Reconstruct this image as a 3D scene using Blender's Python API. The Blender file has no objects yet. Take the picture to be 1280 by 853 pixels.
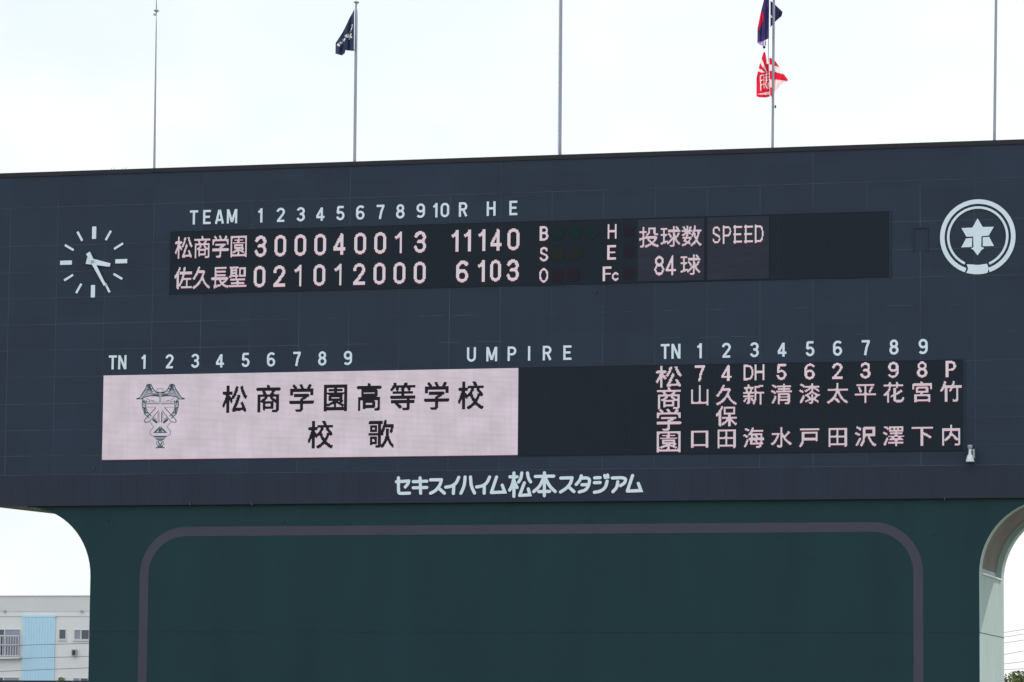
import bpy, math, random
import numpy as np
from mathutils import Vector, Matrix
random.seed(7)
SC = bpy.context.scene
COL = SC.collection

# ------------------------------------------------------------------ camera
F_PX, YAW, PITCH, ROLL, DIST, CAM_Z = 4650.0, math.radians(15.0), math.atan(499 / 4650.0), 0.0085, 130.0, 4.0
W_PX, H_PX = 1280.0, 853.0
_h = Vector((-math.sin(YAW), math.cos(YAW), 0))
FWD = (_h * math.cos(PITCH) + Vector((0, 0, 1)) * math.sin(PITCH)).normalized()
_r = Vector((math.cos(YAW), math.sin(YAW), 0))
_u = _r.cross(FWD)
RIGHT = _r * math.cos(ROLL) + _u * math.sin(ROLL)
UP = _u * math.cos(ROLL) - _r * math.sin(ROLL)
CAM = Vector((DIST * math.sin(YAW), -DIST * math.cos(YAW), CAM_Z))
cd = bpy.data.cameras.new('camera')
cd.sensor_width = 36.0
cd.lens = 36.0 * F_PX / W_PX
cd.clip_start, cd.clip_end = 1.0, 6000.0
cam = bpy.data.objects.new('camera', cd)
COL.objects.link(cam)
m3 = Matrix((RIGHT, UP, -FWD)).transposed()
cam.matrix_world = Matrix.Translation(CAM) @ m3.to_4x4()
SC.camera = cam


def P(px, py, y=0.0):
    """point of the vertical plane at depth y seen at this place of the survey photograph"""
    d = FWD * F_PX + RIGHT * (px - W_PX / 2) - UP * (py - H_PX / 2)
    t = (y - CAM.y) / d.y
    return CAM + d * t

# ------------------------------------------------------------------ light and exposure
EXPOSURE = 0.1
SUN_DIR = Vector((0.20, 0.80, 0.57)).normalized()      # towards the sun: behind the board, a little to the right
sun_el = math.asin(SUN_DIR.z)
sun_az = math.atan2(SUN_DIR.x, SUN_DIR.y)
w = bpy.data.worlds.new('World')
SC.world = w
w.use_nodes = True
nt = w.node_tree
nt.nodes.clear()
wo = nt.nodes.new('ShaderNodeOutputWorld')
bg = nt.nodes.new('ShaderNodeBackground')
sky = nt.nodes.new('ShaderNodeTexSky')
sky.sky_type = 'NISHITA'
sky.sun_disc = False
sky.sun_elevation = sun_el
sky.sun_rotation = sun_az
sky.dust_density = 2.0
sky.air_density = 1.0
bg.inputs['Strength'].default_value = 0.10
tc = nt.nodes.new('ShaderNodeTexCoord')
L = nt.links.new
# thin bright haze over the whole sky, with brightness added opposite the sun as fill for the board front
sx = nt.nodes.new('ShaderNodeSeparateXYZ')
L(tc.outputs['Generated'], sx.inputs['Vector'])
mr = nt.nodes.new('ShaderNodeMapRange')
mr.inputs['From Min'].default_value = 0.3
mr.inputs['From Max'].default_value = -0.9
mr.inputs['To Min'].default_value = 9.65
mr.inputs['To Max'].default_value = 19.0
L(sx.outputs['Y'], mr.inputs['Value'])
hz = nt.nodes.new('ShaderNodeVectorMath')
hz.operation = 'SCALE'
hz.inputs[0].default_value = (0.90, 0.985, 1.055)
L(mr.outputs['Result'], hz.inputs['Scale'])
m1 = nt.nodes.new('ShaderNodeMixRGB')
m1.inputs['Fac'].default_value = 0.80
L(sky.outputs['Color'], m1.inputs['Color1'])
L(hz.outputs['Vector'], m1.inputs['Color2'])
# faint white cloud wisps
mp = nt.nodes.new('ShaderNodeMapping')
mp.inputs['Scale'].default_value = (9.0, 9.0, 16.0)
nz = nt.nodes.new('ShaderNodeTexNoise')
nz.inputs['Scale'].default_value = 1.6
nz.inputs['Detail'].default_value = 6.0
L(tc.outputs['Generated'], mp.inputs['Vector'])
L(mp.outputs['Vector'], nz.inputs['Vector'])
rp = nt.nodes.new('ShaderNodeMapRange')
rp.inputs['From Min'].default_value = 0.42
rp.inputs['From Max'].default_value = 0.68
rp.inputs['To Max'].default_value = 0.6
L(nz.outputs['Fac'], rp.inputs['Value'])
m2 = nt.nodes.new('ShaderNodeMixRGB')
m2.inputs['Color2'].default_value = (10.2, 10.4, 10.6, 1)
L(rp.outputs['Result'], m2.inputs['Fac'])
L(m1.outputs['Color'], m2.inputs['Color1'])
L(m2.outputs['Color'], bg.inputs['Color'])
L(bg.outputs['Background'], wo.inputs['Surface'])

sd = bpy.data.lights.new('sun', 'SUN')
sd.energy = 4.0
sd.angle = math.radians(0.5)
sd.color = (1.0, 0.95, 0.88)
so = bpy.data.objects.new('sun', sd)
COL.objects.link(so)
so.rotation_euler = SUN_DIR.to_track_quat('Z', 'Y').to_euler()
so.location = (0, 0, 80)

vs = SC.view_settings
vs.view_transform = 'Standard'
vs.look = 'None'
vs.exposure = EXPOSURE
vs.gamma = 1.0
vs.use_curve_mapping = False
LED_GAIN = 1.0 / 2 ** EXPOSURE          # the screens' own brightness, set for this exposure


# ------------------------------------------------------------------ materials
def _nodes(name):
    m = bpy.data.materials.new(name)
    m.use_nodes = True
    n = m.node_tree
    return m, n, n.nodes['Principled BSDF']


def mat(name, col, rough=0.6, vary=0.0, scale=1.0, stretch=(1, 1, 1), metal=0.0, spec=0.3, bump=0.0):
    m, n, b = _nodes(name)
    b.inputs['Roughness'].default_value = rough
    b.inputs['Metallic'].default_value = metal
    b.inputs['Specular IOR Level'].default_value = spec
    b.inputs['Base Color'].default_value = (*col, 1)
    if vary or bump:
        t = n.nodes.new('ShaderNodeTexCoord')
        p = n.nodes.new('ShaderNodeMapping')
        p.inputs['Scale'].default_value = stretch
        z = n.nodes.new('ShaderNodeTexNoise')
        z.inputs['Scale'].default_value = scale
        z.inputs['Detail'].default_value = 6.0
        z.inputs['Roughness'].default_value = 0.65
        n.links.new(t.outputs['Object'], p.inputs['Vector'])
        n.links.new(p.outputs['Vector'], z.inputs['Vector'])
        if vary:
            r = n.nodes.new('ShaderNodeValToRGB')
            r.color_ramp.elements[0].position = 0.28
            r.color_ramp.elements[1].position = 0.72
            r.color_ramp.elements[0].color = (*[c * (1 - vary) for c in col], 1)
            r.color_ramp.elements[1].color = (*[min(1, c * (1 + vary)) for c in col], 1)
            n.links.new(z.outputs['Fac'], r.inputs['Fac'])
            n.links.new(r.outputs['Color'], b.inputs['Base Color'])
        if bump:
            u = n.nodes.new('ShaderNodeBump')
            u.inputs['Strength'].default_value = bump
            u.inputs['Distance'].default_value = 0.05
            n.links.new(z.outputs['Fac'], u.inputs['Height'])
            n.links.new(u.outputs['Normal'], b.inputs['Normal'])
    return m


def sheet_tone(m, px, pz, x0, z0, amount):
    """every cladding sheet weathers to a slightly different tone"""
    n = m.node_tree
    p = n.nodes['Principled BSDF']
    src = p.inputs['Base Color'].links[0].from_socket
    t = n.nodes.new('ShaderNodeNewGeometry')
    a = n.nodes.new('ShaderNodeVectorMath'); a.operation = 'SUBTRACT'; a.inputs[1].default_value = (x0, 0, z0)
    d = n.nodes.new('ShaderNodeVectorMath'); d.operation = 'DIVIDE'; d.inputs[1].default_value = (px, 1e4, pz)
    f = n.nodes.new('ShaderNodeVectorMath'); f.operation = 'FLOOR'
    w_ = n.nodes.new('ShaderNodeTexWhiteNoise'); w_.noise_dimensions = '3D'
    r = n.nodes.new('ShaderNodeMapRange'); r.inputs['To Min'].default_value = 1 - amount; r.inputs['To Max'].default_value = 1 + amount
    k = n.nodes.new('ShaderNodeVectorMath'); k.operation = 'SCALE'
    for q, v in ((t.outputs['Position'], a.inputs[0]), (a.outputs[0], d.inputs[0]), (d.outputs[0], f.inputs[0]), (f.outputs[0], w_.inputs['Vector']), (w_.outputs['Value'], r.inputs['Value']), (src, k.inputs[0]), (r.outputs['Result'], k.inputs['Scale']), (k.outputs[0], p.inputs['Base Color'])):
        n.links.new(q, v)


def led(name, col, strength):
    m = bpy.data.materials.new(name)
    m.use_nodes = True
    n = m.node_tree
    n.nodes.clear()
    o = n.nodes.new('ShaderNodeOutputMaterial')
    e = n.nodes.new('ShaderNodeEmission')
    e.inputs['Color'].default_value = (*col, 1)
    e.inputs['Strength'].default_value = strength * LED_GAIN
    n.links.new(e.outputs['Emission'], o.inputs['Surface'])
    return m


def screen_lit(name, col, strength, pitch, dark, zdark):
    """lit matrix: dot grid with slightly uneven modules, all in object coordinates"""
    m = led(name, col, strength)
    n = m.node_tree
    e = [k for k in n.nodes if k.type == 'EMISSION'][0]
    t = n.nodes.new('ShaderNodeTexCoord')
    s = n.nodes.new('ShaderNodeSeparateXYZ')
    n.links.new(t.outputs['Object'], s.inputs['Vector'])

    def line(sock, per, width, depth):
        a = n.nodes.new('ShaderNodeMath'); a.operation = 'DIVIDE'; a.inputs[1].default_value = per
        f = n.nodes.new('ShaderNodeMath'); f.operation = 'FRACT'
        c = n.nodes.new('ShaderNodeMath'); c.operation = 'LESS_THAN'; c.inputs[1].default_value = width
        d = n.nodes.new('ShaderNodeMath'); d.operation = 'MULTIPLY_ADD'
        d.inputs[1].default_value = -depth; d.inputs[2].default_value = 1.0
        n.links.new(sock, a.inputs[0]); n.links.new(a.outputs[0], f.inputs[0])
        n.links.new(f.outputs[0], c.inputs[0]); n.links.new(c.outputs[0], d.inputs[0])
        return d.outputs[0]

    def mul(a, b):
        k = n.nodes.new('ShaderNodeMath'); k.operation = 'MULTIPLY'
        n.links.new(a, k.inputs[0]); n.links.new(b, k.inputs[1])
        return k.outputs[0]
    v = mul(line(s.outputs['X'], pitch, 0.3, dark), line(s.outputs['Z'], pitch, 0.3, zdark))
    v = mul(v, line(s.outputs['X'], pitch * 16, 0.05, 0.05))
    v = mul(v, line(s.outputs['Z'], pitch * 16, 0.05, 0.05))
    z = n.nodes.new('ShaderNodeTexNoise'); z.inputs['Scale'].default_value = 1.1; z.inputs['Detail'].default_value = 8
    n.links.new(t.outputs['Object'], z.inputs['Vector'])
    r = n.nodes.new('ShaderNodeMapRange')
    r.inputs['From Min'].default_value = 0.3; r.inputs['From Max'].default_value = 0.7
    r.inputs['To Min'].default_value = 0.9; r.inputs['To Max'].default_value = 1.08
    n.links.new(z.outputs['Fac'], r.inputs['Value'])
    v = mul(v, r.outputs['Result'])
    k = n.nodes.new('ShaderNodeMath'); k.operation = 'MULTIPLY'
    k.inputs[1].default_value = strength * LED_GAIN
    n.links.new(v, k.inputs[0])
    n.links.new(k.outputs[0], e.inputs['Strength'])
    return m


def cloth(name, col, trans=0.45):
    m = bpy.data.materials.new(name)
    m.use_nodes = True
    n = m.node_tree
    n.nodes.clear()
    o = n.nodes.new('ShaderNodeOutputMaterial')
    d = n.nodes.new('ShaderNodeBsdfDiffuse'); d.inputs['Color'].default_value = (*col, 1)
    t = n.nodes.new('ShaderNodeBsdfTranslucent'); t.inputs['Color'].default_value = (*col, 1)
    x = n.nodes.new('ShaderNodeMixShader'); x.inputs['Fac'].default_value = trans
    n.links.new(d.outputs[0], x.inputs[1]); n.links.new(t.outputs[0], x.inputs[2])
    n.links.new(x.outputs[0], o.inputs['Surface'])
    return m


M = {}
M['navy'] = mat('navy_board_paint', (0.0255, 0.0345, 0.058), 0.6, 0.10, 0.5, (1, 1, 0.35), spec=0.15)
M['navy_rib'] = mat('navy_ribbed_cladding', (0.025, 0.031, 0.052), 0.6, 0.10, 0.8, (1, 1, 0.2), spec=0.15)
sheet_tone(M['navy'], 1.86, 0.94, -17.18, 12.6, 0.055)
M['seam'] = mat('weathered_seam', (0.050, 0.064, 0.088), 0.6, 0.45, 0.4, spec=0.15)
M['cap'] = mat('coping_metal', (0.030, 0.028, 0.036), 0.6, 0.1, 1.0, spec=0.12)
M['roof'] = mat('roof_sheet', (0.25, 0.25, 0.25), 0.8, 0.15, 0.6)
M['soffit'] = mat('grey_soffit', (0.14, 0.13, 0.10), 0.8, 0.2, 0.7)
M['green'] = mat('dark_green_paint', (0.0148, 0.0395, 0.0475), 0.65, 0.11, 0.6, (1, 1, 0.2), spec=0.12)
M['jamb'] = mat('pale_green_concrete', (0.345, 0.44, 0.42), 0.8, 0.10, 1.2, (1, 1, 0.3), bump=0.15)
M['stripe'] = mat('mauve_grey_stripe', (0.062, 0.058, 0.080), 0.65, 0.06, 0.6, spec=0.12)
M['joint'] = mat('dark_joint', (0.012, 0.022, 0.026), 0.8)
M['white'] = mat('white_letter_paint', (0.70, 0.755, 0.84), 0.6, 0.05, 1.5, spec=0.2)
M['black'] = mat('black_screen', (0.011, 0.016, 0.026), 0.5, 0.10, 0.4, spec=0.12)
M['module'] = mat('grey_screen_module', (0.028, 0.029, 0.045), 0.5, 0.18, 1.2, (1, 1, 6), spec=0.12)
M['off_green'] = mat('unlit_green_lamp', (0.009, 0.022, 0.025), 0.6, spec=0.1)
M['off_amber'] = mat('unlit_amber_lamp', (0.018, 0.021, 0.019), 0.6, spec=0.1)
M['off_red'] = mat('unlit_red_lamp', (0.020, 0.013, 0.024), 0.6, spec=0.1)
M['pole'] = mat('galvanised_pole', (0.34, 0.335, 0.39), 0.5, spec=0.3)
M['rope'] = mat('white_rope', (0.75, 0.76, 0.76), 0.8)
M['dark'] = mat('dark_fitting', (0.03, 0.03, 0.035), 0.5)
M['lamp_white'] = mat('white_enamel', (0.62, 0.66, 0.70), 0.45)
M['metal'] = mat('grey_metal', (0.34, 0.36, 0.38), 0.45)
M['led'] = led('lit_pink_white_dots', (1.0, 0.87, 0.95), 0.73)
M['led_red'] = led('lit_red_fringe_dots', (0.62, 0.05, 0.17), 0.50)
M['screen'] = screen_lit('lit_pink_white_matrix', (1.0, 0.885, 1.0), 0.71, 0.0425, 0.26, 0.34)
M['ink'] = mat('unlit_dots', (0.020, 0.013, 0.022), 0.6, spec=0.1)
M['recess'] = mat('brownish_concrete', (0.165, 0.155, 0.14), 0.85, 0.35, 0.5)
M['teal'] = led('dark_teal_dots', (0.06, 0.14, 0.18), 0.52)
M['mist'] = led('pale_slate_dots', (0.62, 0.60, 0.68), 0.75)
M['slate'] = led('slate_dots', (0.33, 0.36, 0.42), 0.65)


# ------------------------------------------------------------------ object helpers
def tag(o, label=None, cat=None, group=None, kind=None):
    if label: o['label'] = label
    if cat: o['category'] = cat
    if group: o['group'] = group
    if kind: o['kind'] = kind
    return o


def thing(name, label, cat, loc=(0, 0, 0), group=None):
    o = bpy.data.objects.new(name, None)
    COL.objects.link(o)
    o.location = loc
    o.empty_display_size = 0.2
    return tag(o, label, cat, group)


class MB:
    """collects faces (world coordinates), then links them as one mesh object"""
    def __init__(self):
        self.v, self.f, self.m = [], [], []

    def face(self, pts, mi=0):
        k = len(self.v)
        self.v += [tuple(p) for p in pts]
        self.f.append(tuple(range(k, k + len(pts))))
        self.m.append(mi)

    def box(self, a, b, mi=0):
        x0, x1 = sorted((a[0], b[0])); y0, y1 = sorted((a[1], b[1])); z0, z1 = sorted((a[2], b[2]))
        p = [(x0, y0, z0), (x1, y0, z0), (x1, y1, z0), (x0, y1, z0), (x0, y0, z1), (x1, y0, z1), (x1, y1, z1), (x0, y1, z1)]
        k = len(self.v)
        self.v += p
        for q in ((0, 3, 2, 1), (4, 5, 6, 7), (0, 1, 5, 4), (1, 2, 6, 5), (2, 3, 7, 6), (3, 0, 4, 7)):
            self.f.append(tuple(k + i for i in q)); self.m.append(mi)

    def prism_y(self, pts, y0, y1, front=0, side=0, back=0):
        """outline in (x, z), counter-clockwise seen from -y, extruded from y0 to y1"""
        n = len(pts)
        k = len(self.v)
        self.v += [(p[0], y0, p[1]) for p in pts] + [(p[0], y1, p[1]) for p in pts]
        self.f.append(tuple(k + i for i in range(n))); self.m.append(front)
        self.f.append(tuple(k + n + i for i in reversed(range(n)))); self.m.append(back)
        for i in range(n):
            j = (i + 1) % n
            self.f.append((k + i, k + n + i, k + n + j, k + j)); self.m.append(side)

    def tube(self, pts, rad, n=8, mi=0, caps=True):
        pts = [Vector(p) for p in pts]
        if not hasattr(rad, '__len__'): rad = [rad] * len(pts)
        k = len(self.v)
        for i, p in enumerate(pts):
            d = (pts[min(i + 1, len(pts) - 1)] - pts[max(i - 1, 0)]).normalized()
            a = d.orthogonal().normalized() if abs(d.z) < 0.9 else Vector((1, 0, 0)).cross(d).normalized()
            b = d.cross(a)
            for j in range(n):
                t = 2 * math.pi * j / n
                self.v.append(tuple(p + (a * math.cos(t) + b * math.sin(t)) * rad[i]))
        for i in range(len(pts) - 1):
            for j in range(n):
                q = (j + 1) % n
                self.f.append((k + i * n + j, k + i * n + q, k + (i + 1) * n + q, k + (i + 1) * n + j)); self.m.append(mi)
        if caps:
            self.f.append(tuple(k + j for j in reversed(range(n)))); self.m.append(mi)
            e = k + (len(pts) - 1) * n
            self.f.append(tuple(e + j for j in range(n))); self.m.append(mi)

    def lathe(self, c, prof, n=20, mi=0):
        """profile of (radius, z) round the vertical axis through c"""
        self.tube([(c[0], c[1], c[2] + z) for r, z in prof], [max(r, 1e-4) for r, z in prof], n, mi)

    def ball(self, c, r, mi=0):
        self.lathe(c, [(r * math.sin(math.pi * i / 8), -r * math.cos(math.pi * i / 8)) for i in range(9)], 12, mi)

    def disc_y(self, cx, cz, r, y0, y1, n=28, mi=0):
        self.prism_y([(cx + r * math.cos(2 * math.pi * i / n), cz + r * math.sin(2 * math.pi * i / n)) for i in range(n)], y0, y1, mi, mi, mi)

    def build(self, name, mats, parent=None, smooth=False, label=None):
        me = bpy.data.meshes.new(name)
        off = Vector(parent_world(parent)) if parent else Vector((0, 0, 0))
        me.from_pydata([tuple(Vector(p) - off) for p in self.v], [], self.f)
        if not isinstance(mats, (list, tuple)): mats = [mats]
        for x in mats: me.materials.append(M[x] if isinstance(x, str) else x)
        me.polygons.foreach_set('material_index', self.m)
        if smooth: me.polygons.foreach_set('use_smooth', [True] * len(self.f))
        me.update()
        o = bpy.data.objects.new(name, me)
        COL.objects.link(o)
        if parent: o.parent = parent
        if label: o['label'] = label
        return o


def parent_world(p):
    v = Vector((0, 0, 0))
    while p:
        v += p.location
        p = p.parent
    return v


def copy_tree(o, parent=None):
    c = o.copy()
    COL.objects.link(c)
    if parent: c.parent = parent
    for ch in [k for k in COL.objects if k.parent == o]:
        copy_tree(ch, c)
    return c


# ------------------------------------------------------------------ strokes and lettering
def arc(cx, cy, rx, ry, a0, a1, n=14):
    return [(cx + rx * math.cos(math.radians(a0 + (a1 - a0) * i / n)), cy + ry * math.sin(math.radians(a0 + (a1 - a0) * i / n))) for i in range(n + 1)]


def smooth_line(p, it=2):
    for _ in range(it):
        q = [p[0]]
        for a, b in zip(p, p[1:]):
            q += [(a[0] * .75 + b[0] * .25, a[1] * .75 + b[1] * .25), (a[0] * .25 + b[0] * .75, a[1] * .25 + b[1] * .75)]
        q.append(p[-1])
        p = q
    return p


def strip(mb, pts, width, y, thick, round_caps=False, closed=False, mi=0):
    """a flat stroke in the (x, z) plane, front at y, given thickness"""
    P2 = []
    for p in pts:
        if not P2 or (Vector(p) - P2[-1]).length > 1e-4: P2.append(Vector(p))
    if closed and (P2[0] - P2[-1]).length < 1e-6: P2.pop()
    n = len(P2)
    Lf, Rt = [], []
    for i in range(n):
        a = P2[i - 1] if (i > 0 or closed) else None
        b = P2[(i + 1) % n] if (i < n - 1 or closed) else None
        d1 = (P2[i] - a).normalized() if a is not None else None
        d2 = (b - P2[i]).normalized() if b is not None else None
        if d1 is None: d1 = d2
        if d2 is None: d2 = d1
        nn = Vector((-d1.y - d2.y, d1.x + d2.x))
        if nn.length < 1e-6: nn = Vector((-d1.y, d1.x))
        nn.normalize()
        c = max(0.5, nn.dot(Vector((-d1.y, d1.x))))
        off = nn * (width / 2 / c)
        Lf.append(P2[i] + off); Rt.append(P2[i] - off)
    if closed:
        for i in range(n):
            j = (i + 1) % n
            mb.prism_y([tuple(Rt[i]), tuple(Rt[j]), tuple(Lf[j]), tuple(Lf[i])], y, y + thick, mi, mi, mi)
        return
    cap1, cap0 = [], []
    if round_caps:
        d = (P2[-1] - P2[-2]).normalized(); a0 = math.atan2(d.y, d.x)
        cap1 = [P2[-1] + Vector((math.cos(a0 + t), math.sin(a0 + t))) * width / 2 for t in [math.pi * (k / 8 - .5) for k in range(1, 8)]]
        d = (P2[0] - P2[1]).normalized(); a0 = math.atan2(d.y, d.x)
        cap0 = [P2[0] + Vector((math.cos(a0 + t), math.sin(a0 + t))) * width / 2 for t in [math.pi * (k / 8 - .5) for k in range(1, 8)]]
    for i in range(n - 1):
        mb.prism_y([tuple(Rt[i]), tuple(Rt[i + 1]), tuple(Lf[i + 1]), tuple(Lf[i])], y, y + thick, mi, mi, mi)
    if cap1: mb.prism_y([tuple(p) for p in [Rt[-1]] + cap1 + [Lf[-1]]], y, y + thick, mi, mi, mi)
    if cap0: mb.prism_y([tuple(p) for p in [Lf[0]] + cap0 + [Rt[0]]], y, y + thick, mi, mi, mi)


# centre lines in a box 0.62 wide and 1 high; stroke about 0.155
A0, A1, B0, B1, XM = 0.078, 0.542, 0.078, 0.922, 0.31
RX = (A1 - A0) / 2
FONT = {
    '0': [arc(XM, B1 - .23, RX, .23, 180, 0) + arc(XM, B0 + .23, RX, .23, 0, -180) + [(A0, B1 - .23)]],
    'O': [arc(XM, B1 - .26, RX, .26, 180, 0) + arc(XM, B0 + .26, RX, .26, 0, -180) + [(A0, B1 - .26)]],
    '1': [[(.13, .74), (.24, .79), (.36, .93)], [(.36, 1.0), (.36, 0.0)]],
    '2': [arc(XM, .70, RX, .222, 175, -8, 14) + [(.46, .52), (.11, .10)], [(.04, .078), (.58, .078)]],
    '3': [arc(XM, .72, RX * .95, .202, 165, -80, 14) + [(.24, .515)], [(.24, .515)] + arc(XM, .30, RX, .222, 80, -168, 16)],
    '4': [[(.42, 0.0), (.42, .93)], [(.42, .90), (.06, .30)], [(.02, .26), (.62, .26)]],
    '5': [[(.55, .922), (.13, .922)], [(.155, .93), (.115, .50)], [(.115, .50)] + arc(XM, .32, RX, .245, 130, -165, 16)],
    '6': [arc(XM, .31, RX, .235, 0, 360, 22), arc(.34, .66, .262, .262, 40, 180, 10) + [(A0, .45), (A0, .31)]],
    '7': [[(.04, .922), (.60, .922)], [(.545, .90), (.38, .52), (.28, 0.0)]],
    '8': [arc(XM, .725, RX * .86, .197, 0, 360, 20), arc(XM, .30, RX, .225, 0, 360, 22)],
    '9': [arc(XM, .69, RX, .235, 0, 360, 22), arc(.28, .34, .262, .262, 220, 360, 10) + [(A1, .55), (A1, .69)]],
    'T': [[(.0, .922), (.62, .922)], [(XM, 1.0), (XM, 0.0)]],
    'E': [[(.09, 1.0), (.09, 0.0)], [(.02, .922), (.58, .922)], [(.05, .51), (.52, .51)], [(.02, .078), (.59, .078)]],
    'F': [[(.09, 1.0), (.09, 0.0)], [(.02, .922), (.58, .922)], [(.05, .51), (.52, .51)]],
    'A': [[(.05, 0.0), (.29, .98)], [(.57, 0.0), (.33, .98)], [(.14, .27), (.48, .27)]],
    'M': [[(.03, 1.0), (.03, 0.0)], [(.65, 1.0), (.65, 0.0)], [(.06, .96), (.34, .10)], [(.62, .96), (.34, .10)]],
    'N': [[(.07, 1.0), (.07, 0.0)], [(.55, 1.0), (.55, 0.0)], [(.09, .96), (.53, .04)]],
    'H': [[(.07, 1.0), (.07, 0.0)], [(.55, 1.0), (.55, 0.0)], [(.08, .52), (.54, .52)]],
    'R': [[(.08, 1.0), (.08, 0.0)], [(.02, .922), (.33, .922)] + arc(.33, .71, .205, .212, 80, -90, 10) + [(.02, .498)], [(.33, .47), (.55, .02)]],
    'P': [[(.08, 1.0), (.08, 0.0)], [(.02, .922), (.33, .922)] + arc(.33, .69, .212, .232, 80, -90, 10) + [(.02, .458)]],
    'B': [[(.08, 1.0), (.08, 0.0)], [(.02, .922), (.32, .922)] + arc(.32, .72, .20, .202, 80, -90, 10) + [(.02, .518)], [(.3, .518)] + arc(.32, .298, .222, .22, 85, -90, 10) + [(.02, .078)]],
    'D': [[(.08, 1.0), (.08, 0.0)], [(.02, .922), (.26, .922)] + arc(.26, .65, .28, .272, 85, 0, 8) + arc(.26, .35, .28, .272, 0, -90, 8) + [(.02, .078)]],
    'U': [[(.07, 1.0), (.07, .33)] + arc(XM, .33, .24, .252, 180, 360, 14) + [(.55, .33), (.55, 1.0)]],
    'I': [[(XM, 1.0), (XM, 0.0)]],
    'S': [arc(XM, .715, RX * .95, .207, 15, 215, 12) + [(.20, .55), (.42, .45)] + arc(XM, .285, RX, .207, 35, -165, 14)],
    'c': [arc(XM, .30, .20, .222, 45, 315, 16)],
}


def painted(parent, chars, z_mid, height, xscale=1.0, y=-0.012, weight=0.155):
    """flat cut letters standing on the board: (char, x centre) on one level row"""
    for ch, cx in chars:
        mb = MB()
        wd = 0.66 if ch == 'M' else 0.62
        for k, line in enumerate(FONT[ch]):
            pts = [(cx + (px - wd / 2) * height * xscale, z_mid + (pz - .5) * height) for px, pz in line]
            closed = abs(line[0][0] - line[-1][0]) < 1e-6 and abs(line[0][1] - line[-1][1]) < 1e-6 and len(line) > 5
            strip(mb, pts, weight * height, y - 0.0025 * k, 0.03, closed=closed)
        mb.build('painted_number' if ch.isdigit() else 'painted_letter', 'white', parent)


def seg_dist(p, a, b):
    ax, ay = a; bx, by = b
    dx, dy = bx - ax, by - ay
    l2 = dx * dx + dy * dy
    t = 0 if l2 == 0 else max(0, min(1, ((p[0] - ax) * dx + (p[1] - ay) * dy) / l2))
    return math.hypot(p[0] - ax - t * dx, p[1] - ay - t * dy)


def bitmap_latin(ch, nx, ny, weight):
    g = []
    for j in range(ny):
        row = []
        for i in range(nx):
            p = ((i + .5) / nx * .62, 1 - (j + .5) / ny)
            row.append(any(seg_dist(p, a, b) <= weight / 2 for ln in FONT[ch] for a, b in zip(ln, ln[1:])))
        g.append(row)
    return g


def kanji_mesh(ch):
    """outline of one character from Blender's built-in typeface as triangles"""
    cu = bpy.data.curves.new('glyph', 'FONT')
    cu.body = ch
    cu.resolution_u = 6
    ob = bpy.data.objects.new('glyph', cu)
    COL.objects.link(ob)
    ev = ob.evaluated_get(bpy.context.evaluated_depsgraph_get())
    me = ev.to_mesh()
    me.calc_loop_triangles()
    co = np.array([v.co[:2] for v in me.vertices])
    tr = [tuple(t.vertices) for t in me.loop_triangles]
    ev.to_mesh_clear()
    bpy.data.objects.remove(ob)
    bpy.data.curves.remove(cu)
    return co, tr


BITMAPS = {}


def bitmap_kanji(ch, n, bold):
    """the character as an n by n dot matrix, strokes thickened by bold (em)"""
    if (ch, n) in BITMAPS: return BITMAPS[(ch, n)]
    co, tr = kanji_mesh(ch)
    ss = 12
    W = n * ss
    x0, x1, y0, y1 = .03, .97, -.09, .85
    xs = x0 + (np.arange(W) + .5) / W * (x1 - x0)
    ys = y1 - (np.arange(W) + .5) / W * (y1 - y0)
    hi = np.zeros((W, W), bool)
    for t in tr:
        p = co[list(t)]
        d = (p[1, 0] - p[0, 0]) * (p[2, 1] - p[0, 1]) - (p[2, 0] - p[0, 0]) * (p[1, 1] - p[0, 1])
        if abs(d) < 1e-12: continue
        ii = np.where((xs >= p[:, 0].min()) & (xs <= p[:, 0].max()))[0]
        jj = np.where((ys >= p[:, 1].min()) & (ys <= p[:, 1].max()))[0]
        if not len(ii) or not len(jj): continue
        X, Y = np.meshgrid(xs[ii], ys[jj])
        s = np.sign(d)
        ok = np.ones(X.shape, bool)
        for a, c in ((0, 1), (1, 2), (2, 0)):
            ok &= ((p[c, 0] - p[a, 0]) * (Y - p[a, 1]) - (p[c, 1] - p[a, 1]) * (X - p[a, 0])) * s >= 0
        hi[jj[0]:jj[-1] + 1, ii[0]:ii[-1] + 1] |= ok
    r = bold * W / .94
    R = int(math.ceil(r))
    pad = np.pad(hi, R)
    fat = np.zeros_like(hi)
    for dy in range(-R, R + 1):
        for dx in range(-R, R + 1):
            if dx * dx + dy * dy <= r * r + .01: fat |= pad[R + dy:R + dy + W, R + dx:R + dx + W]
    g = fat.reshape(n, ss, n, ss).mean((1, 3)) > .5
    BITMAPS[(ch, n)] = g.tolist()
    return BITMAPS[(ch, n)]


def dots(mb, g, cx, cz, wd, ht, y, fill=0.9, fringe=True):
    """one quad for each lit dot of a matrix character; red dots glow along lower edges"""
    ny, nx = len(g), len(g[0])
    dx, dz = wd / nx, ht / ny
    for j in range(ny):
        for i in range(nx):
            if not g[j][i]: continue
            x = cx - wd / 2 + (i + .5) * dx
            z = cz + ht / 2 - (j + .5) * dz
            a, b = dx * fill / 2, dz * fill / 2
            mb.face([(x - a, y, z - b), (x + a, y, z - b), (x + a, y, z + b), (x - a, y, z + b)], 0)
            if fringe and (j + 1 >= ny or not g[j + 1][i]):
                zz = z - dz * .5
                q = 0.018
                mb.face([(x - a, y + .001, zz - q), (x + a, y + .001, zz - q), (x + a, y + .001, zz), (x - a, y + .001, zz)], 1)


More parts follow.
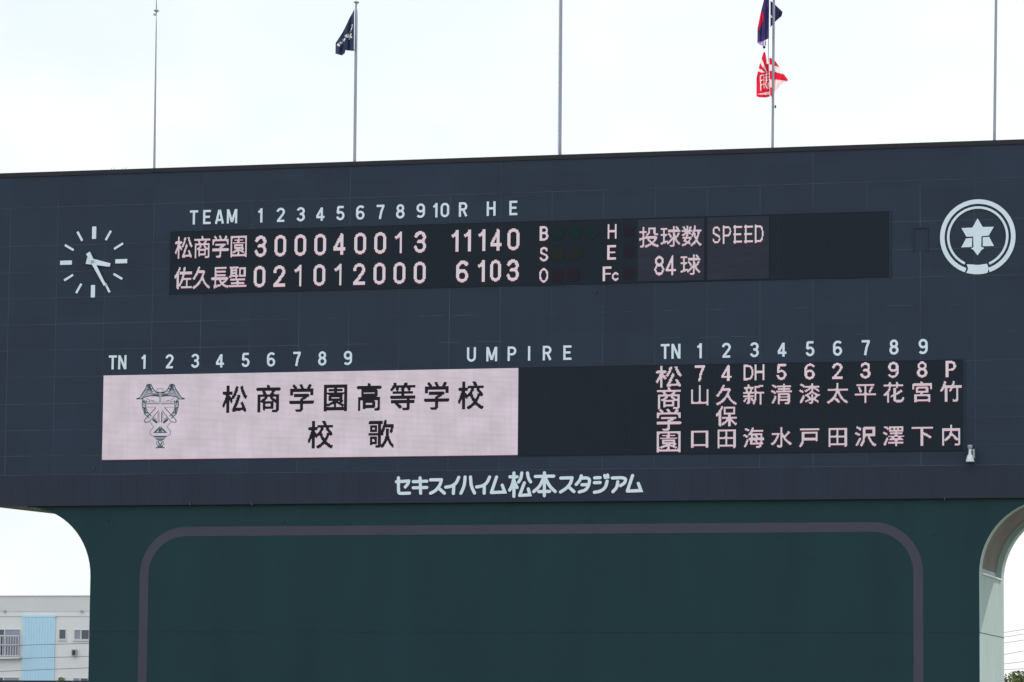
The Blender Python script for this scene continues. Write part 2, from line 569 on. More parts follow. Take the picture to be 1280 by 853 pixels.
def word24(parent, items, wd, ht, y):
    for ch, cx, cz in items:
        mb = MB()
        dots(mb, bitmap_kanji(ch, 24, .010), cx, cz, wd, ht, y)
        mb.build('lit_kanji', ['led', 'led_red'], parent)


def latin(parent, items, wd, ht, y, nx=12, ny=20, weight=0.15, fill=.94):
    for ch, cx, cz in items:
        mb = MB()
        dots(mb, bitmap_latin(ch, nx, ny, weight), cx, cz, wd, ht, y, fill)
        mb.build('lit_digit' if ch.isdigit() else 'lit_letter', ['led', 'led_red'], parent)


def px_row(xs, y_first, y_last, chars):
    """(char, X) for photograph columns on one level row, and the row's height"""
    Z = (P(xs[0], y_first).z + P(xs[-1], y_last).z) / 2
    return [(c, P(x, y_first + (y_last - y_first) * (x - xs[0]) / (xs[-1] - xs[0])).x) for c, x in zip(chars, xs)], Z


# ------------------------------------------------------------------ setting: ground
g = MB(); g.face([(-2500, -2500, 0), (2500, -2500, 0), (2500, 3500, 0), (-2500, 3500, 0)])
tag(g.build('ground', mat('dry_ground', (0.20, 0.19, 0.16), 0.9, 0.2, 0.05)), kind='structure')
g = MB()
c = (0.3, -112)
g.face([(c[0] + 118 * math.cos(math.radians(a)), c[1] + 104 * math.sin(math.radians(a)), 0.004) for a in range(0, 360, 6)])
tag(g.build('field', mat('outfield_turf', (0.07, 0.12, 0.035), 0.9, 0.25, 0.3)), kind='structure')
g = MB(); g.face([(-60, 14, 0.004), (60, 14, 0.004), (60, 22, 0.004), (-60, 22, 0.004)])
tag(g.build('road', mat('asphalt', (0.05, 0.05, 0.052), 0.9, 0.2, 2.0)), kind='structure')

# ------------------------------------------------------------------ the scoreboard
Z_TOP, Z_BOT, DEPTH = 24.515, 12.29, 6.48
XL, XR = -19.62, 20.28
CX = (XL + XR) / 2
board = thing('scoreboard', 'huge dark navy stadium scoreboard on a dark green arched tower', 'scoreboard', (CX, 0, 0))
Z_RIB = P(70, 594).z
mb = MB()
plan = [(XL, 0), (XR, 0), (XR - 1.0, DEPTH), (XL + 1.0, DEPTH)]
for (za, zb, fm) in ((Z_BOT, Z_RIB, 1), (Z_RIB, Z_TOP - 0.16, 0)):
    for i in range(4):
        a, b = plan[i], plan[(i + 1) % 4]
        mb.face([(a[0], a[1], za), (b[0], b[1], za), (b[0], b[1], zb), (a[0], a[1], zb)], fm)
mb.face([(p[0], p[1], Z_BOT) for p in reversed(plan)], 2)
mb.face([(p[0], p[1], Z_TOP - 0.3) for p in plan], 3)
# shallow vertical ribs of the lowest band of cladding
x = XL + 0.25
while x < XR - 0.2:
    mb.box((x, -0.004, Z_BOT + 0.05), (x + 0.03, 0.05, Z_RIB - 0.04), 1)
    x += 0.60
box_face = mb.build('board_face', ['navy', 'navy_rib', 'soffit', 'roof'], board)
# coping round the top
mb = MB()
mb.prism_y([(XL - .03, Z_TOP - .16), (XR + .03, Z_TOP - .16), (XR + .03, Z_TOP), (XL - .03, Z_TOP)], -0.035, 0.12)
for s, xe in ((-1, XL), (1, XR)):
    q = [(xe + s * .03, .12), (xe - s * .12, .12), (xe - s * 1.12, DEPTH), (xe - s * .97, DEPTH)]
    if s > 0: q.reverse()
    for i in range(4):
        a, b = q[i], q[(i + 1) % 4]
        mb.face([(a[0], a[1], Z_TOP - .16), (b[0], b[1], Z_TOP - .16), (b[0], b[1], Z_TOP), (a[0], a[1], Z_TOP)])
    mb.face([(p[0], p[1], Z_TOP) for p in q])
mb.build('coping', 'cap', board)
# seams of the cladding sheets: thin raised fillets, some worn away
mb = MB()
zs = [P(70, y).z for y in (259, 307, 340, 372.5, 405.5, 438, 471.5, 505, 538, 570, 594)]
x0 = -17.18
for i, z in enumerate(zs):
    if i in (4, 5):                       # the two rows that only show as broken dashes
        x = XL + 0.2
        while x < XR - .2:
            solid = x < -9.5
            ln = 1.86 if solid else random.choice((0.35, 0.5, 0.7, 0.9))
            if solid or random.random() < .62:
                mb.box((x, -0.006, z - .011), (min(x + ln, XR - .1), 0.05, z + .011), 0)
            x += ln + (0 if solid else random.choice((0.4, 0.7, 1.1)))
    else:
        mb.box((XL + .1, -0.006, z - .010), (XR - .1, 0.05, z + .010), 0)
k = -1
while x0 + 1.86 * k < XR - .3:
    x = x0 + 1.86 * k
    if x > XL + .2:
        wd = (0.010, 0.007, 0.012)[k % 3]
        mb.box((x - wd, -0.004, Z_RIB), (x + wd, 0.05, zs[0]), 0)
        if k % 3 == 0: mb.box((x - .008, -0.004, zs[0]), (x + .008, 0.05, Z_TOP - .17), 0)
    k += 1
mb.build('sheet_seams', 'seam', box_face)
# small access hatch
a, b = P(1142.5, 286), P(1158.5, 313)
mb = MB()
mb.box((a.x, -0.008, b.z), (b.x, .05, a.z), 0)
for q in ((a.x - .05, a.x), (b.x, b.x + .05)): mb.box((q[0], -0.035, b.z - .05), (q[1], .05, a.z + .05), 0)
mb.box((a.x, -0.045, a.z), (b.x, .05, a.z + .06), 0)
mb.build('access_hatch', 'navy', board)
# little roof hooks
for hx in (139.5, 142.5, 153.5, 157):
    q = P(hx, 213, .3)
    mb = MB()
    mb.tube([(q.x, .3, Z_TOP - .35), (q.x, .3, Z_TOP + .09), (q.x + .04, .3, Z_TOP + .12)], .010, 6)
    mb.build('roof_hook', 'metal', board)
# small stains / bracket stubs seen as specks
for sx, sy in ((745, 365), (117, 586), (1181, 623.5), (238, 630), (315, 630)):
    q = P(sx, sy)
    mb = MB()
    mb.box((q.x - .02, -0.06, q.z - .05), (q.x + .02, .02, q.z + .05))
    mb.build('bracket_stub', 'seam', board)

# tower with arched shoulders
TXL, TXR = -15.70, 16.385
Z_SPR, Y_T = 9.74, 0.16
R = 2.48


def tower_outline(grow, z_spr=Z_SPR, r=R):
    """T outline in (x, z) anticlockwise; grow > 0 cuts the recess of the arches deeper"""
    pts = [(TXL, 0.0), (TXR, 0.0), (TXR, z_spr)]
    if grow: pts.append((TXR - grow, z_spr))
    rr = r + grow
    cx, top = TXR + r, z_spr + (Z_BOT - .001 - z_spr)
    ez = top - z_spr - 0.04 + grow
    n = 16
    right = []
    for i in range(n + 1):
        a = math.radians(180 - 90 * i / n)
        z = z_spr + ez * math.sin(a)
        if z > top: break
        right.append((cx + rr * math.cos(a), z))
    right.append((min(right[-1][0], XR - 1.0), top))
    pts += right[0 if not grow else 0:]
    left = [(TXL + (TXR - p[0]), p[1]) for p in right]
    pts += list(reversed(left))
    if grow: pts.append((TXL, z_spr))
    out = []
    for p in pts:
        if not out or math.hypot(p[0] - out[-1][0], p[1] - out[-1][1]) > 1e-4: out.append(p)
    return out


mb = MB()
mb.prism_y(tower_outline(0), Y_T, .80, 0, 1, 1)
n0 = len(mb.f)
mb.prism_y(tower_outline(0.20), .80, 5.80, 1, 1, 1)
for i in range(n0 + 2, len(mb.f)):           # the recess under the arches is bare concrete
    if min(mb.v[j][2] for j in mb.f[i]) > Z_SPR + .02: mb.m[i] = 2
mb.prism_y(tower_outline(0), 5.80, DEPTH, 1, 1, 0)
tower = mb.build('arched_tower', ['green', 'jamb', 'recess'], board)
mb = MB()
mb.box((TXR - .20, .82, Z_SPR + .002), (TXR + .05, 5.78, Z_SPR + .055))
mb.build('ledge_flashing', 'lamp_white', tower)  # sunlit line of the ledge is put into the flashing's white colour
# construction joint across the tower and round its jamb
zj = 7.75
mb = MB()
mb.box((TXL + .02, Y_T - .003, zj - .011), (TXR - .02, Y_T + .05, zj + .011))
mb.box((TXR - .05, Y_T + .05, zj - .013), (TXR + .004, DEPTH - .05, zj + .013))
mb.build('construction_joint', 'joint', tower)
# small fixings left in the wall
for sx, sy in ((1012, 697), (355, 652), (135, 651), (1169, 668), (976, 669)):
    q = P(sx, sy, Y_T)
    mb = MB(); mb.box((q.x - .016, Y_T - .05, q.z - .03), (q.x + .016, Y_T + .02, q.z + .03)); mb.build('wall_fixing', 'seam', tower)
# rounded stripe painted on the tower
so_l, so_r = P(172.6, 725).x, P(1153, 720).x
so_t = (P(240, 658).z + P(1090, 653).z) / 2
wst = 0.335
mb = MB()
def rr_path(l, r, t, rad):
    return [(r, 0.02), (r, t - rad)] + arc(r - rad, t - rad, rad, rad, 0, 90, 12)[1:] + arc(l + rad, t - rad, rad, rad, 90, 180, 12) + [(l, 0.02)]
outer = rr_path(so_l, so_r, so_t, 1.72)
inner = rr_path(so_l + wst, so_r - wst, so_t - wst, 1.72 - wst)
for i in range(len(outer) - 1):
    mb.prism_y([outer[i], outer[i + 1], inner[i + 1], inner[i]], Y_T - .006, Y_T + .02)
mb.build('rounded_stripe', 'stripe', tower)

# painted lettering
def lettering(row, z, h, xs):
    painted(board, row, z, h, xs)


H1 = 0.515
xs = [242.5, 259, 274.5, 290, 326, 351, 376, 400.5, 425.5, 450.5, 475.5, 500.5, 526, 544.8, 556.2, 579, 614, 642]
row, z = px_row(xs, 272.0, 260.3, 'TEAM12345678910RHE')
lettering(row, z, H1, .98)
row, z = px_row([141, 153, 180, 212, 244, 275, 307, 339, 371, 403, 435], 453.5, 447.5, 'TN123456789')
row2, z2 = px_row([589.4, 614.6, 640, 661.5, 684, 709.5], 443.5, 441, 'UMPIRE')
row3, z3 = px_row([831.5, 845, 875, 908, 943, 977.5, 1012.5, 1047, 1082, 1117.5, 1154], 440, 433, 'TN123456789')
lettering(row, z, .51, .96)
lettering(row2, z2, .51, 1.0)
lettering(row3, z3, .52, .96)

# ------------------------------------------------------------------ stadium name
def zp(pts, ox, oy, s):
    return [(lambda q: (q.x, q.z))(P(ox + a / s, oy + b / s)) for a, b in pts]


A = (480, 580, 7.111)
B = (630, 580, 6.919)
SIGN = [
    (A, [(112, 160), (222, 153)], 0), (A, [(222, 153), (215, 178), (190, 207)], 1), (A, [(130, 125), (130, 235), (133, 262), (160, 264), (228, 261)], 1),
    (A, [(322, 125), (327, 262)], 0), (A, [(262, 159), (382, 155)], 0), (A, [(262, 214), (382, 211)], 0),
    (A, [(415, 143), (512, 142)], 0), (A, [(512, 142), (500, 190), (460, 240), (415, 262)], 1), (A, [(482, 212), (538, 262)], 0),
    (A, [(666, 120), (645, 170), (605, 200), (550, 208)], 1), (A, [(622, 195), (618, 264)], 0),
    (A, [(722, 118), (716, 195), (685, 262)], 1), (A, [(770, 118), (776, 200), (806, 260)], 1),
    (A, [(940, 118), (918, 168), (880, 197), (825, 206)], 1), (A, [(893, 195), (892, 262)], 0),
    (A, [(1002, 118), (955, 256)], 0), (A, [(955, 256), (1075, 251), (1052, 190)], 0),
    (B, [(52, 113), (115, 113)], 0), (B, [(87, 80), (87, 282)], 0), (B, [(86, 125), (72, 190), (50, 228)], 1), (B, [(90, 150), (114, 206)], 0),
    (B, [(155, 80), (149, 125), (128, 158)], 1), (B, [(205, 80), (212, 125), (232, 157)], 1), (B, [(178, 165), (137, 274)], 0), (B, [(137, 274), (226, 269), (212, 218)], 0),
    (B, [(272, 110), (432, 107)], 0), (B, [(351, 78), (350, 276)], 0), (B, [(342, 125), (312, 195), (258, 241)], 1), (B, [(360, 125), (395, 195), (444, 240)], 1), (B, [(303, 241), (396, 239)], 0),
    (B, [(492, 124), (590, 121)], 0), (B, [(590, 121), (578, 170), (538, 215), (490, 244)], 1), (B, [(556, 195), (606, 241)], 0),
    (B, [(670, 105), (657, 145), (625, 179)], 1), (B, [(664, 125), (742, 121), (738, 180), (710, 228), (652, 244)], 1), (B, [(675, 182), (728, 180)], 0),
    (B, [(785, 122), (832, 120)], 0), (B, [(783, 164), (833, 162)], 0), (B, [(893, 150), (880, 205), (838, 238), (783, 247)], 1), (B, [(872, 102), (878, 120)], 0), (B, [(897, 98), (901, 116)], 0),
    (B, [(938, 123), (1055, 119), (1048, 165), (1008, 189)], 1), (B, [(985, 155), (978, 205), (943, 241)], 1),
    (B, [(1113, 102), (1068, 236)], 0), (B, [(1068, 236), (1186, 232), (1163, 170)], 0),
]
sign = thing('stadium_name_sign', 'white rounded katakana and kanji stadium name along the bottom of the scoreboard', 'sign', (P(650, 606).x, 0, P(650, 606).z))
CHARS = [(3, 'k'), (3, 'k'), (3, 'k'), (2, 'k'), (2, 'k'), (2, 'k'), (2, 'k'), (8, 'j'), (5, 'j'), (3, 'k'), (3, 'k'), (5, 'k'), (2, 'k'), (2, 'k')]
lo = 0
for cnt, kind in CHARS:
    mb = MB()
    for k, ((ox, oy, s), pts, sm) in enumerate(SIGN[lo:lo + cnt]):
        p = zp(pts, ox, oy, s)
        if sm: p = smooth_line(p, 2)
        strip(mb, p, 0.110, -0.025 - 0.002 * k, 0.028, round_caps=True)
    lo += cnt
    mb.build('katakana_letter' if kind == 'k' else 'kanji_letter', 'white', sign)

# ------------------------------------------------------------------ clock
cc = P(117.2, 327.8)
RC = (P(117.2, 283.6).z - P(117.2, 372.2).z) / 2
clock = thing('wall_clock', 'large white bar clock with two hands, left of the team names', 'clock', (cc.x, 0, cc.z))


def bar(mb, ang, r0, r1, w0, w1, y, th=.03):
    d = Vector((math.sin(math.radians(ang)), math.cos(math.radians(ang)))); n = Vector((d.y, -d.x)); c = Vector((cc.x, cc.z))
    q = [c + d * r0 + n * w0 / 2, c + d * r1 + n * w1 / 2, c + d * r1 - n * w1 / 2, c + d * r0 - n * w0 / 2]
    mb.prism_y([tuple(p) for p in q], y, y + th)


for k in range(12):
    mb = MB()
    if k % 3 == 0: bar(mb, 30 * k, .65 * RC, RC, .118 * RC, .118 * RC, -.03, .04)
    else: bar(mb, 30 * k, .70 * RC, 1.0 * RC, .062 * RC, .062 * RC, -.03, .04)
    mb.build('hour_mark', 'white', clock)
mb = MB(); bar(mb, 101.5, -.20 * RC, .52 * RC, .19 * RC, .10 * RC, -.08); mb.build('hour_hand', 'white', clock)
mb = MB(); bar(mb, 150.5, -.29 * RC, .78 * RC, .125 * RC, .07 * RC, -.13); mb.build('minute_hand', 'white', clock)
mb = MB(); mb.disc_y(cc.x, cc.z, .045 * RC, -.15, .02, 16); mb.build('hub', 'metal', clock)

# ------------------------------------------------------------------ round emblem
E0 = (1130, 220, 6.093)
ec = P(1130 + 562 / 6.093, 220 + 465 / 6.093)
u = (P(1130 + 562 / 6.093, 220 + 180 / 6.093).z - ec.z) / 285.0
emblem = thing('round_emblem', 'white city emblem: star with arrow inside a double ring, upper right of the scoreboard', 'emblem', (ec.x, 0, ec.z))


def ring(mb, ro, ri, a0, a1, y=-.03):
    n = 72
    for i in range(n):
        t0 = math.radians(a0 + (a1 - a0) * i / n); t1 = math.radians(a0 + (a1 - a0) * (i + 1) / n)
        q = [(ec.x + r * u * math.cos(t), ec.z + r * u * math.sin(t)) for r, t in ((ro, t0), (ro, t1), (ri, t1), (ri, t0))]
        mb.prism_y(q, y, .01)


mb = MB(); ring(mb, 285, 251, -72, 249.8); mb.build('outer_ring', 'white', emblem)
mb = MB(); ring(mb, 232, 214, -67.5, 244); mb.build('inner_ring', 'white', emblem)


def em(pts):
    return [(ec.x + (a - 562) * u * 1.005, ec.z - (b - 465) * u) for a, b in pts]


mb = MB()
lower = [(478, 672), (490, 705), (474, 740)] + [(562 + 285 * math.cos(math.radians(a)), 465 + 285 * math.sin(math.radians(a))) for a in (106, 100, 94, 88, 82, 77)] + [(636, 738), (643, 702), (630, 672)] + [(562 + 214 * math.cos(math.radians(a)), 465 + 214 * math.sin(math.radians(a))) for a in (78, 86, 94, 102)]
mb.prism_y(list(em(lower)), -.03, .01)
mb.build('tablet', 'white', emblem)
mb = MB()
mb.prism_y(list(reversed(em([(562, 325), (600, 392), (683, 392), (645, 458), (590, 462), (588, 543), (612, 552), (590, 566), (560, 607), (531, 566), (511, 552), (530, 543), (528, 462), (477, 462), (440, 396), (523, 394)]))), -.03, .01)
mb.prism_y(list(reversed(em([(475, 475), (520, 473), (518, 541), (438, 543)]))), -.03, .01)
mb.prism_y(list(reversed(em([(600, 470), (648, 468), (684, 538), (600, 538)]))), -.03, .01)
mb.build('star', 'white', emblem)

# ------------------------------------------------------------------ displays
def panel(parent, x0, x1, z0, z1, name='screen_panel', m='black', y=-0.03, edge=True):
    mb = MB(); mb.box((x0, y, z0), (x1, .04, z1))
    o = mb.build(name, m, parent)
    return o


# upper: line score
sx0, sx1 = P(213, 330).x, P(1112, 300).x
sz0, sz1 = P(660, 356.5).z, P(660, 277.5).z
sz1 = 22.17; sz0 = 19.89
score = thing('line_score_display', 'long black LED line score panel with innings, counts and pitch speed, top of the scoreboard', 'display', ((sx0 + sx1) / 2, 0, sz0))
panel(score, sx0, sx1, sz0, sz1)
mb = MB()
for a, b in ((sx0 - .03, sx0), (sx1, sx1 + .05)): mb.box((a, -.04, sz0 - .02), (b, .04, sz1 + .03))
mb.box((sx0, -.04, sz1), (sx1, .04, sz1 + .03))
mb.build('panel_frame', 'navy', score)
mb = MB()
n = 0
x = sx0 + 1.86
while x < sx1 - .3:
    mb = MB(); mb.box((x - .006, -.033, sz0 + .02), (x + .006, -.02, sz1 - .02)); mb.build('module_joint', 'module', score); x += 1.86
YL = -0.04
d24 = .0
zt = (P(230, 310).z + P(297, 307.8).z) / 2
zb = (P(230, 348).z + P(297, 346.3).z) / 2
for chars, xs, z in (('松商学園', (230, 253, 275.8, 298.6), zt), ('佐久長聖', (230, 252.6, 275.6, 298), zb)):
    mb = MB()
    word24(score, [(c, P(x, 320).x, z) for c, x in zip(chars, xs)], .665, .80, YL)
z1 = (P(326, 308.4).z + P(642, 299.3).z) / 2
z2 = (P(325.3, 346.4).z + P(641.5, 337.8).z) / 2
DW, DH = .44, .77
rows = [('300040013', (326, 350.7, 375.7, 400.5, 424.5, 450.5, 475.5, 500, 525.3), z1, 'inning_score'),
        ('021012000', (325.3, 350, 375, 400, 425, 449.7, 475, 500, 525.3), z2, 'inning_score')]
rows[0] = ('300040013', rows[0][1], z1, 'inning_score')
for chars, xs, z, nm in rows:
    mb = MB()
    latin(score, [(c, P(x, 320).x, z) for c, x in zip(chars, xs)], DW, DH, YL, 12, 20, .15)
    mb.build(nm, ['led', 'led_red'], score)
for full, xs, z in (('11 14 0', None, z1),):
    mb = MB()
    latin(score, [('1', P(570.3, 320).x, z), ('1', P(585.8, 320).x, z), ('1', P(603.8, 320).x, z), ('4', P(620.3, 320).x, z)], .40, DH, YL, 11, 20, .145)
    latin(score, [('0', P(642, 320).x, z)], DW, DH, YL, 12, 20, .15)
mb = MB()
latin(score, [('1', P(603.5, 320).x, z2), ('0', P(620, 320).x, z2)], .40, DH, YL, 11, 20, .145)
latin(score, [('6', P(578.3, 320).x, z2), ('3', P(641.5, 320).x, z2)], DW, DH, YL, 12, 20, .15)
zl = [(P(680, a).z + P(765, b).z) / 2 for a, b in ((292.3, 289.6), (318.2, 315.7), (344.2, 342.8))]
mb = MB()
latin(score, [(c, P(680.2, 320).x, z) for c, z in zip('BSO', zl)], .315, .51, YL, 11, 20, .125)
mb = MB()
latin(score, [('H', P(765.3, 320).x, zl[0]), ('E', P(764.8, 320).x, zl[1]), ('F', P(759.3, 320).x, zl[2]), ('c', P(770, 320).x, zl[2])], .315, .51, YL, 11, 20, .125)
for zz, lamps, m in ((zl[0], (697.6, 718.8, 739.8), 'off_green'), (zl[1], (697.6, 718.8), 'off_amber'), (zl[2], (697.6, 717.3), 'off_red')):
    for x in lamps:
        mb = MB(); mb.disc_y(P(x, 318).x, zz - .02, .235, -.042, -.02); mb.build('count_lamp', m, score)
for zz in zl:
    mb = MB(); mb.disc_y(P(786.5, 318).x, zz, .20, -.042, -.02); mb.build('call_lamp', 'off_red', score)
for a, b in ((797.5, 880.5), (884.5, 961.5)):
    mb = MB(); mb.box((P(a, 310).x, -.045, P(800, 352.5).z), (P(b, 310).x, -.02, P(800, 274.8).z))
    mb.build('screen_module', 'module', score)
YM = -0.052
mb = MB()
zk = P(839, 296).z
word24(score, [(c, P(x, 300).x, zk) for c, x in zip('投球数', (811.8, 838.5, 864.8))], .70, .72, YM)
zk = P(846, 331.7).z
word24(score, [('球', P(863.5, 330).x, zk - .0)], .70, .71, YM)
latin(score, [('8', P(824.5, 330).x, zk), ('4', P(839, 330).x, zk)], .365, .70, YM, 11, 20, .115)
mb = MB()
zk = P(923, 293.3).z
latin(score, [(c, P(x, 300).x, zk) for c, x in zip('SPEED', (895.8, 909.3, 922.5, 936, 949.3))], .305, .64, YM, 11, 20, .105)

# lower left: lit message screen
mx0, mx1 = P(129, 520).x, P(647.5, 515).x
mz0 = (P(128, 575.2).z + P(647, 569.0).z) / 2
mz1 = (P(130, 470.3).z + P(647, 460.0).z) / 2
msg = thing('message_screen', 'bright pinkish white LED screen showing a school crest and dark kanji', 'screen', ((mx0 + mx1) / 2, 0, mz0))
mb = MB(); mb.box((mx0, -.035, mz0), (mx1, .04, mz1))
mb.build('lit_panel', 'screen', msg)
mb = MB(); mb.face([(mx0 + .02, -.02, mz0 - .014), (mx1, -.02, mz0 - .014), (mx1, -.02, mz0 - .002), (mx0 + .02, -.02, mz0 - .002)])
mb.build('edge_dots', 'led_red', msg)
za = (P(293, 500).z + P(588.5, 493.8).z) / 2
zb2 = (P(401, 544).z + P(477.5, 542.2).z) / 2
for chars, xs, z, nm in (('松商学園高等学校', (293.7, 335.5, 377.2, 419.5, 461.5, 503.6, 546.0, 588.7), za, 'school_name'), ('校歌', (401.3, 477), zb2, 'song_title')):
    for c, x in zip(chars, xs):
        mb = MB()
        dots(mb, bitmap_kanji(c, 32, .020), P(x, 520).x, z, .93, .985, -.042, 1.0, False)
        mb.build('dark_kanji', 'ink', msg)
# crest drawn in unlit and dim dots; right half mirrors the left
CREST = [
    ([(182, 250), (178, 300), (183, 350), (203, 405), (248, 445)], 30, 2), ([(150, 236), (190, 200), (215, 140)], 18, 2), ([(205, 225), (232, 115)], 40, 2), ([(215, 195), (275, 198), (345, 202)], 24, 2), ([(275, 450), (315, 495)], 22, 2), ([(315, 590), (352, 575)], 26, 2), ([(310, 665), (352, 670)], 26, 2), ([(335, 725), (352, 745)], 22, 2),
    ([(95, 245), (130, 235), (165, 180), (195, 135), (205, 100), (225, 92), (250, 95), (275, 145), (315, 182), (352, 184)], 8, 0),
    ([(95, 248), (150, 248), (190, 225), (240, 214), (300, 214), (345, 222)], 8, 0),
    ([(228, 100), (240, 140), (262, 178)], 18, 0), ([(262, 196), (345, 202)], 12, 1), ([(200, 150), (225, 160)], 14, 0), ([(125, 238), (185, 172)], 5, 1), ([(150, 244), (202, 168)], 5, 1), ([(175, 232), (215, 140)], 5, 1), ([(200, 220), (230, 120)], 6, 1),
    ([(140, 240), (196, 150)], 4, 1), ([(163, 240), (208, 140)], 4, 1), ([(185, 225), (222, 130)], 4, 1), ([(212, 215), (238, 150)], 4, 1), ([(235, 212), (255, 160)], 5, 1), ([(255, 210), (275, 165)], 5, 1), ([(280, 212), (295, 178)], 5, 1), ([(305, 214), (318, 186)], 5, 1),
    ([(210, 125), (250, 118)], 12, 0), ([(212, 105), (245, 104)], 12, 0), ([(205, 145), (265, 140)], 9, 0), ([(230, 165), (285, 170)], 10, 1), ([(215, 190), (330, 198)], 14, 1), ([(270, 205), (340, 208)], 9, 0),
    ([(165, 245), (158, 300), (165, 350), (185, 410), (235, 455)], 7, 0), ([(203, 262), (193, 330), (215, 395), (255, 430)], 7, 0),
    ([(162, 275), (200, 285)], 9, 0), ([(160, 305), (197, 320)], 9, 1), ([(162, 335), (198, 350)], 9, 0), ([(168, 365), (207, 375)], 9, 1), ([(182, 400), (225, 395)], 9, 0), ([(205, 430), (243, 415)], 9, 1), ([(178, 260), (178, 300)], 10, 0), ([(180, 340), (195, 400)], 12, 0),
    ([(200, 240), (235, 258), (240, 285), (205, 275)], 6, 1), ([(245, 262), (290, 272)], 7, 1), ([(255, 282), (330, 284)], 4, 1), ([(205, 300), (345, 300)], 6, 0), ([(200, 312), (200, 336), (305, 338)], 5, 1),
    ([(305, 342), (188, 468), (183, 492), (200, 500), (237, 490)], 6, 0), ([(335, 372), (265, 455), (237, 490)], 5, 0), ([(338, 385), (338, 500)], 6, 0), ([(326, 395), (322, 492), (272, 452)], 4, 1), ([(270, 465), (318, 505)], 16, 0), ([(285, 445), (310, 470)], 8, 1),
    ([(237, 490), (282, 545), (244, 590), (243, 625), (275, 645), (352, 645)], 6, 1),
    ([(350, 545), (285, 607), (352, 607)], 8, 0), ([(330, 575), (300, 600)], 10, 0), ([(345, 560), (342, 600)], 14, 0),
    ([(285, 652), (352, 652)], 10, 0), ([(298, 668), (352, 668)], 11, 1), ([(312, 683), (352, 684)], 9, 0), ([(330, 694), (352, 697)], 7, 1),
    ([(352, 692), (318, 705), (312, 730), (335, 748)], 7, 1), ([(305, 770), (352, 766)], 8, 0), ([(330, 705), (352, 750)], 9, 0), ([(322, 752), (352, 760)], 10, 0),
    ([(310, 165), (322, 145), (352, 137)], 5, 1), ([(346, 180), (346, 292)], 5, 1), ([(300, 175), (345, 178)], 9, 0),
]
crest = MB()
for k, (pts, wd, mi) in enumerate(CREST):
    for sgn in (0, 1):
        q = [(a if sgn == 0 else 704 - a, b) for a, b in pts]
        p = zp(q, 160, 470, 8.53)
        strip(crest, p, (wd * 1.1 + 1.5) / 8.53 * .0285, -.042 - .0004 * (2 * k + sgn), .006, mi=mi)
crest.build('school_crest', ['teal', 'slate', 'mist'], msg)

# lower right: lineup
lx0, lx1 = P(648.5, 515).x, P(1204.5, 507).x
lz0 = (P(650, 570).z + P(1204, 563.8).z) / 2
lz1 = (P(650, 459.5).z + P(1204, 450).z) / 2
line = thing('lineup_display', 'black LED lineup panel with columns of players in kanji, right of the bright screen', 'display', ((lx0 + lx1) / 2, 0, lz0))
panel(line, lx0, lx1, lz0, lz1)
mb = MB()
mb.box((lx0, -.04, lz1), (lx1, .04, lz1 + .03)); mb.box((lx1, -.04, lz0), (lx1 + .04, .04, lz1 + .03))
mb.build('panel_frame', 'navy', line)
mb = MB()
x = lx0 + 1.0
while x < lx1 - .2:
    mb = MB(); mb.box((x - .005, -.033, lz0 + .02), (x + .005, -.02, lz1 - .02)); mb.build('module_joint', 'module', line); x += 1.0
K = 210 / 995.0
K2 = 240 / 1137.0
mb = MB()
word24(line, [(c, P(800 + 172 * K, 500).x, P(836, 410 + y * K).z) for c, y in zip('松商学園', (290, 417, 545, 673))], .92, .755, YL)
COLS = [(875, '7', '山', None, '口'), (908.3, '4', '久', '保', '田'), (942.3, 'DH', '新', None, '海'), (977, '5', '清', None, '水'), (1012.3, '6', '漆', None, '戸'),
        (1047, '2', '太', None, '田'), (1082, '3', '平', None, '沢'), (1117, '9', '花', None, '澤'), (1153, '8', '宮', None, '下'), (1189, 'P', '竹', None, '内')]
z_no = (P(875, 467.0).z + P(1189, 461.5).z) / 2
z_n1 = (P(875, 494.3).z + P(1189, 489.7).z) / 2
z_n2 = P(908, 520.5).z
z_n3 = (P(875, 547.5).z + P(1189, 545.0).z) / 2
for x, no, a, b, c in COLS:
    X = P(x, 505).x
    mb = MB()
    if no == 'DH': latin(line, [('D', P(x - 6.5, 505).x, z_no), ('H', P(x + 7.3, 505).x, z_no)], .34, .545, YL, 11, 20, .115)
    else: latin(line, [(no, X, z_no)], .36, .555, YL, 11, 20, .125)
    items = [(a, X, z_n1), (c, X, z_n3)] + ([(b, X, z_n2)] if b else [])
    word24(line, items, .73, .70, YL)

# ------------------------------------------------------------------ small floodlight under the lineup
q = P(1212.6, 569, -.28)
lamp = thing('bell_lamp', 'small white bell shaped lamp on a bracket below the right end of the lineup', 'lamp', (q.x, -.28, q.z))
s = 0.0268 / 21.3          # metres for each step of the survey drawing
mb = MB()
prof = [(0.10, -.235), (.148, -.235), (.142, -.20), (.128, -.13), (.098, -.03), (.055, .03), (.048, .12), (.045, .20)]
mb.lathe((q.x - .0, -.28, q.z), prof, 20)
mb.build('bell_shade', 'lamp_white', lamp, smooth=True)
mb = MB(); mb.lathe((q.x, -.28, q.z), [(.001, -.30), (.09, -.285), (.125, -.245), (.10, -.225)], 18); mb.build('lens', 'dark', lamp, smooth=True)
mb = MB(); mb.lathe((q.x, -.28, q.z), [(.05, .20), (.07, .24), (.09, .30), (.05, .34)], 14); mb.build('cap', 'metal', lamp)
mb = MB(); mb.box((q.x + .10, -.34, q.z - .10), (q.x + .155, -.22, q.z + .20)); mb.box((q.x + .03, -.29, q.z + .14), (q.x + .12, -.27, q.z + .19)); mb.box((q.x - .04, -.28, q.z + .25), (q.x + .04, .0, q.z + .31))
mb.build('bracket', 'metal', lamp)

# ------------------------------------------------------------------ flagpoles
YP = 1.0


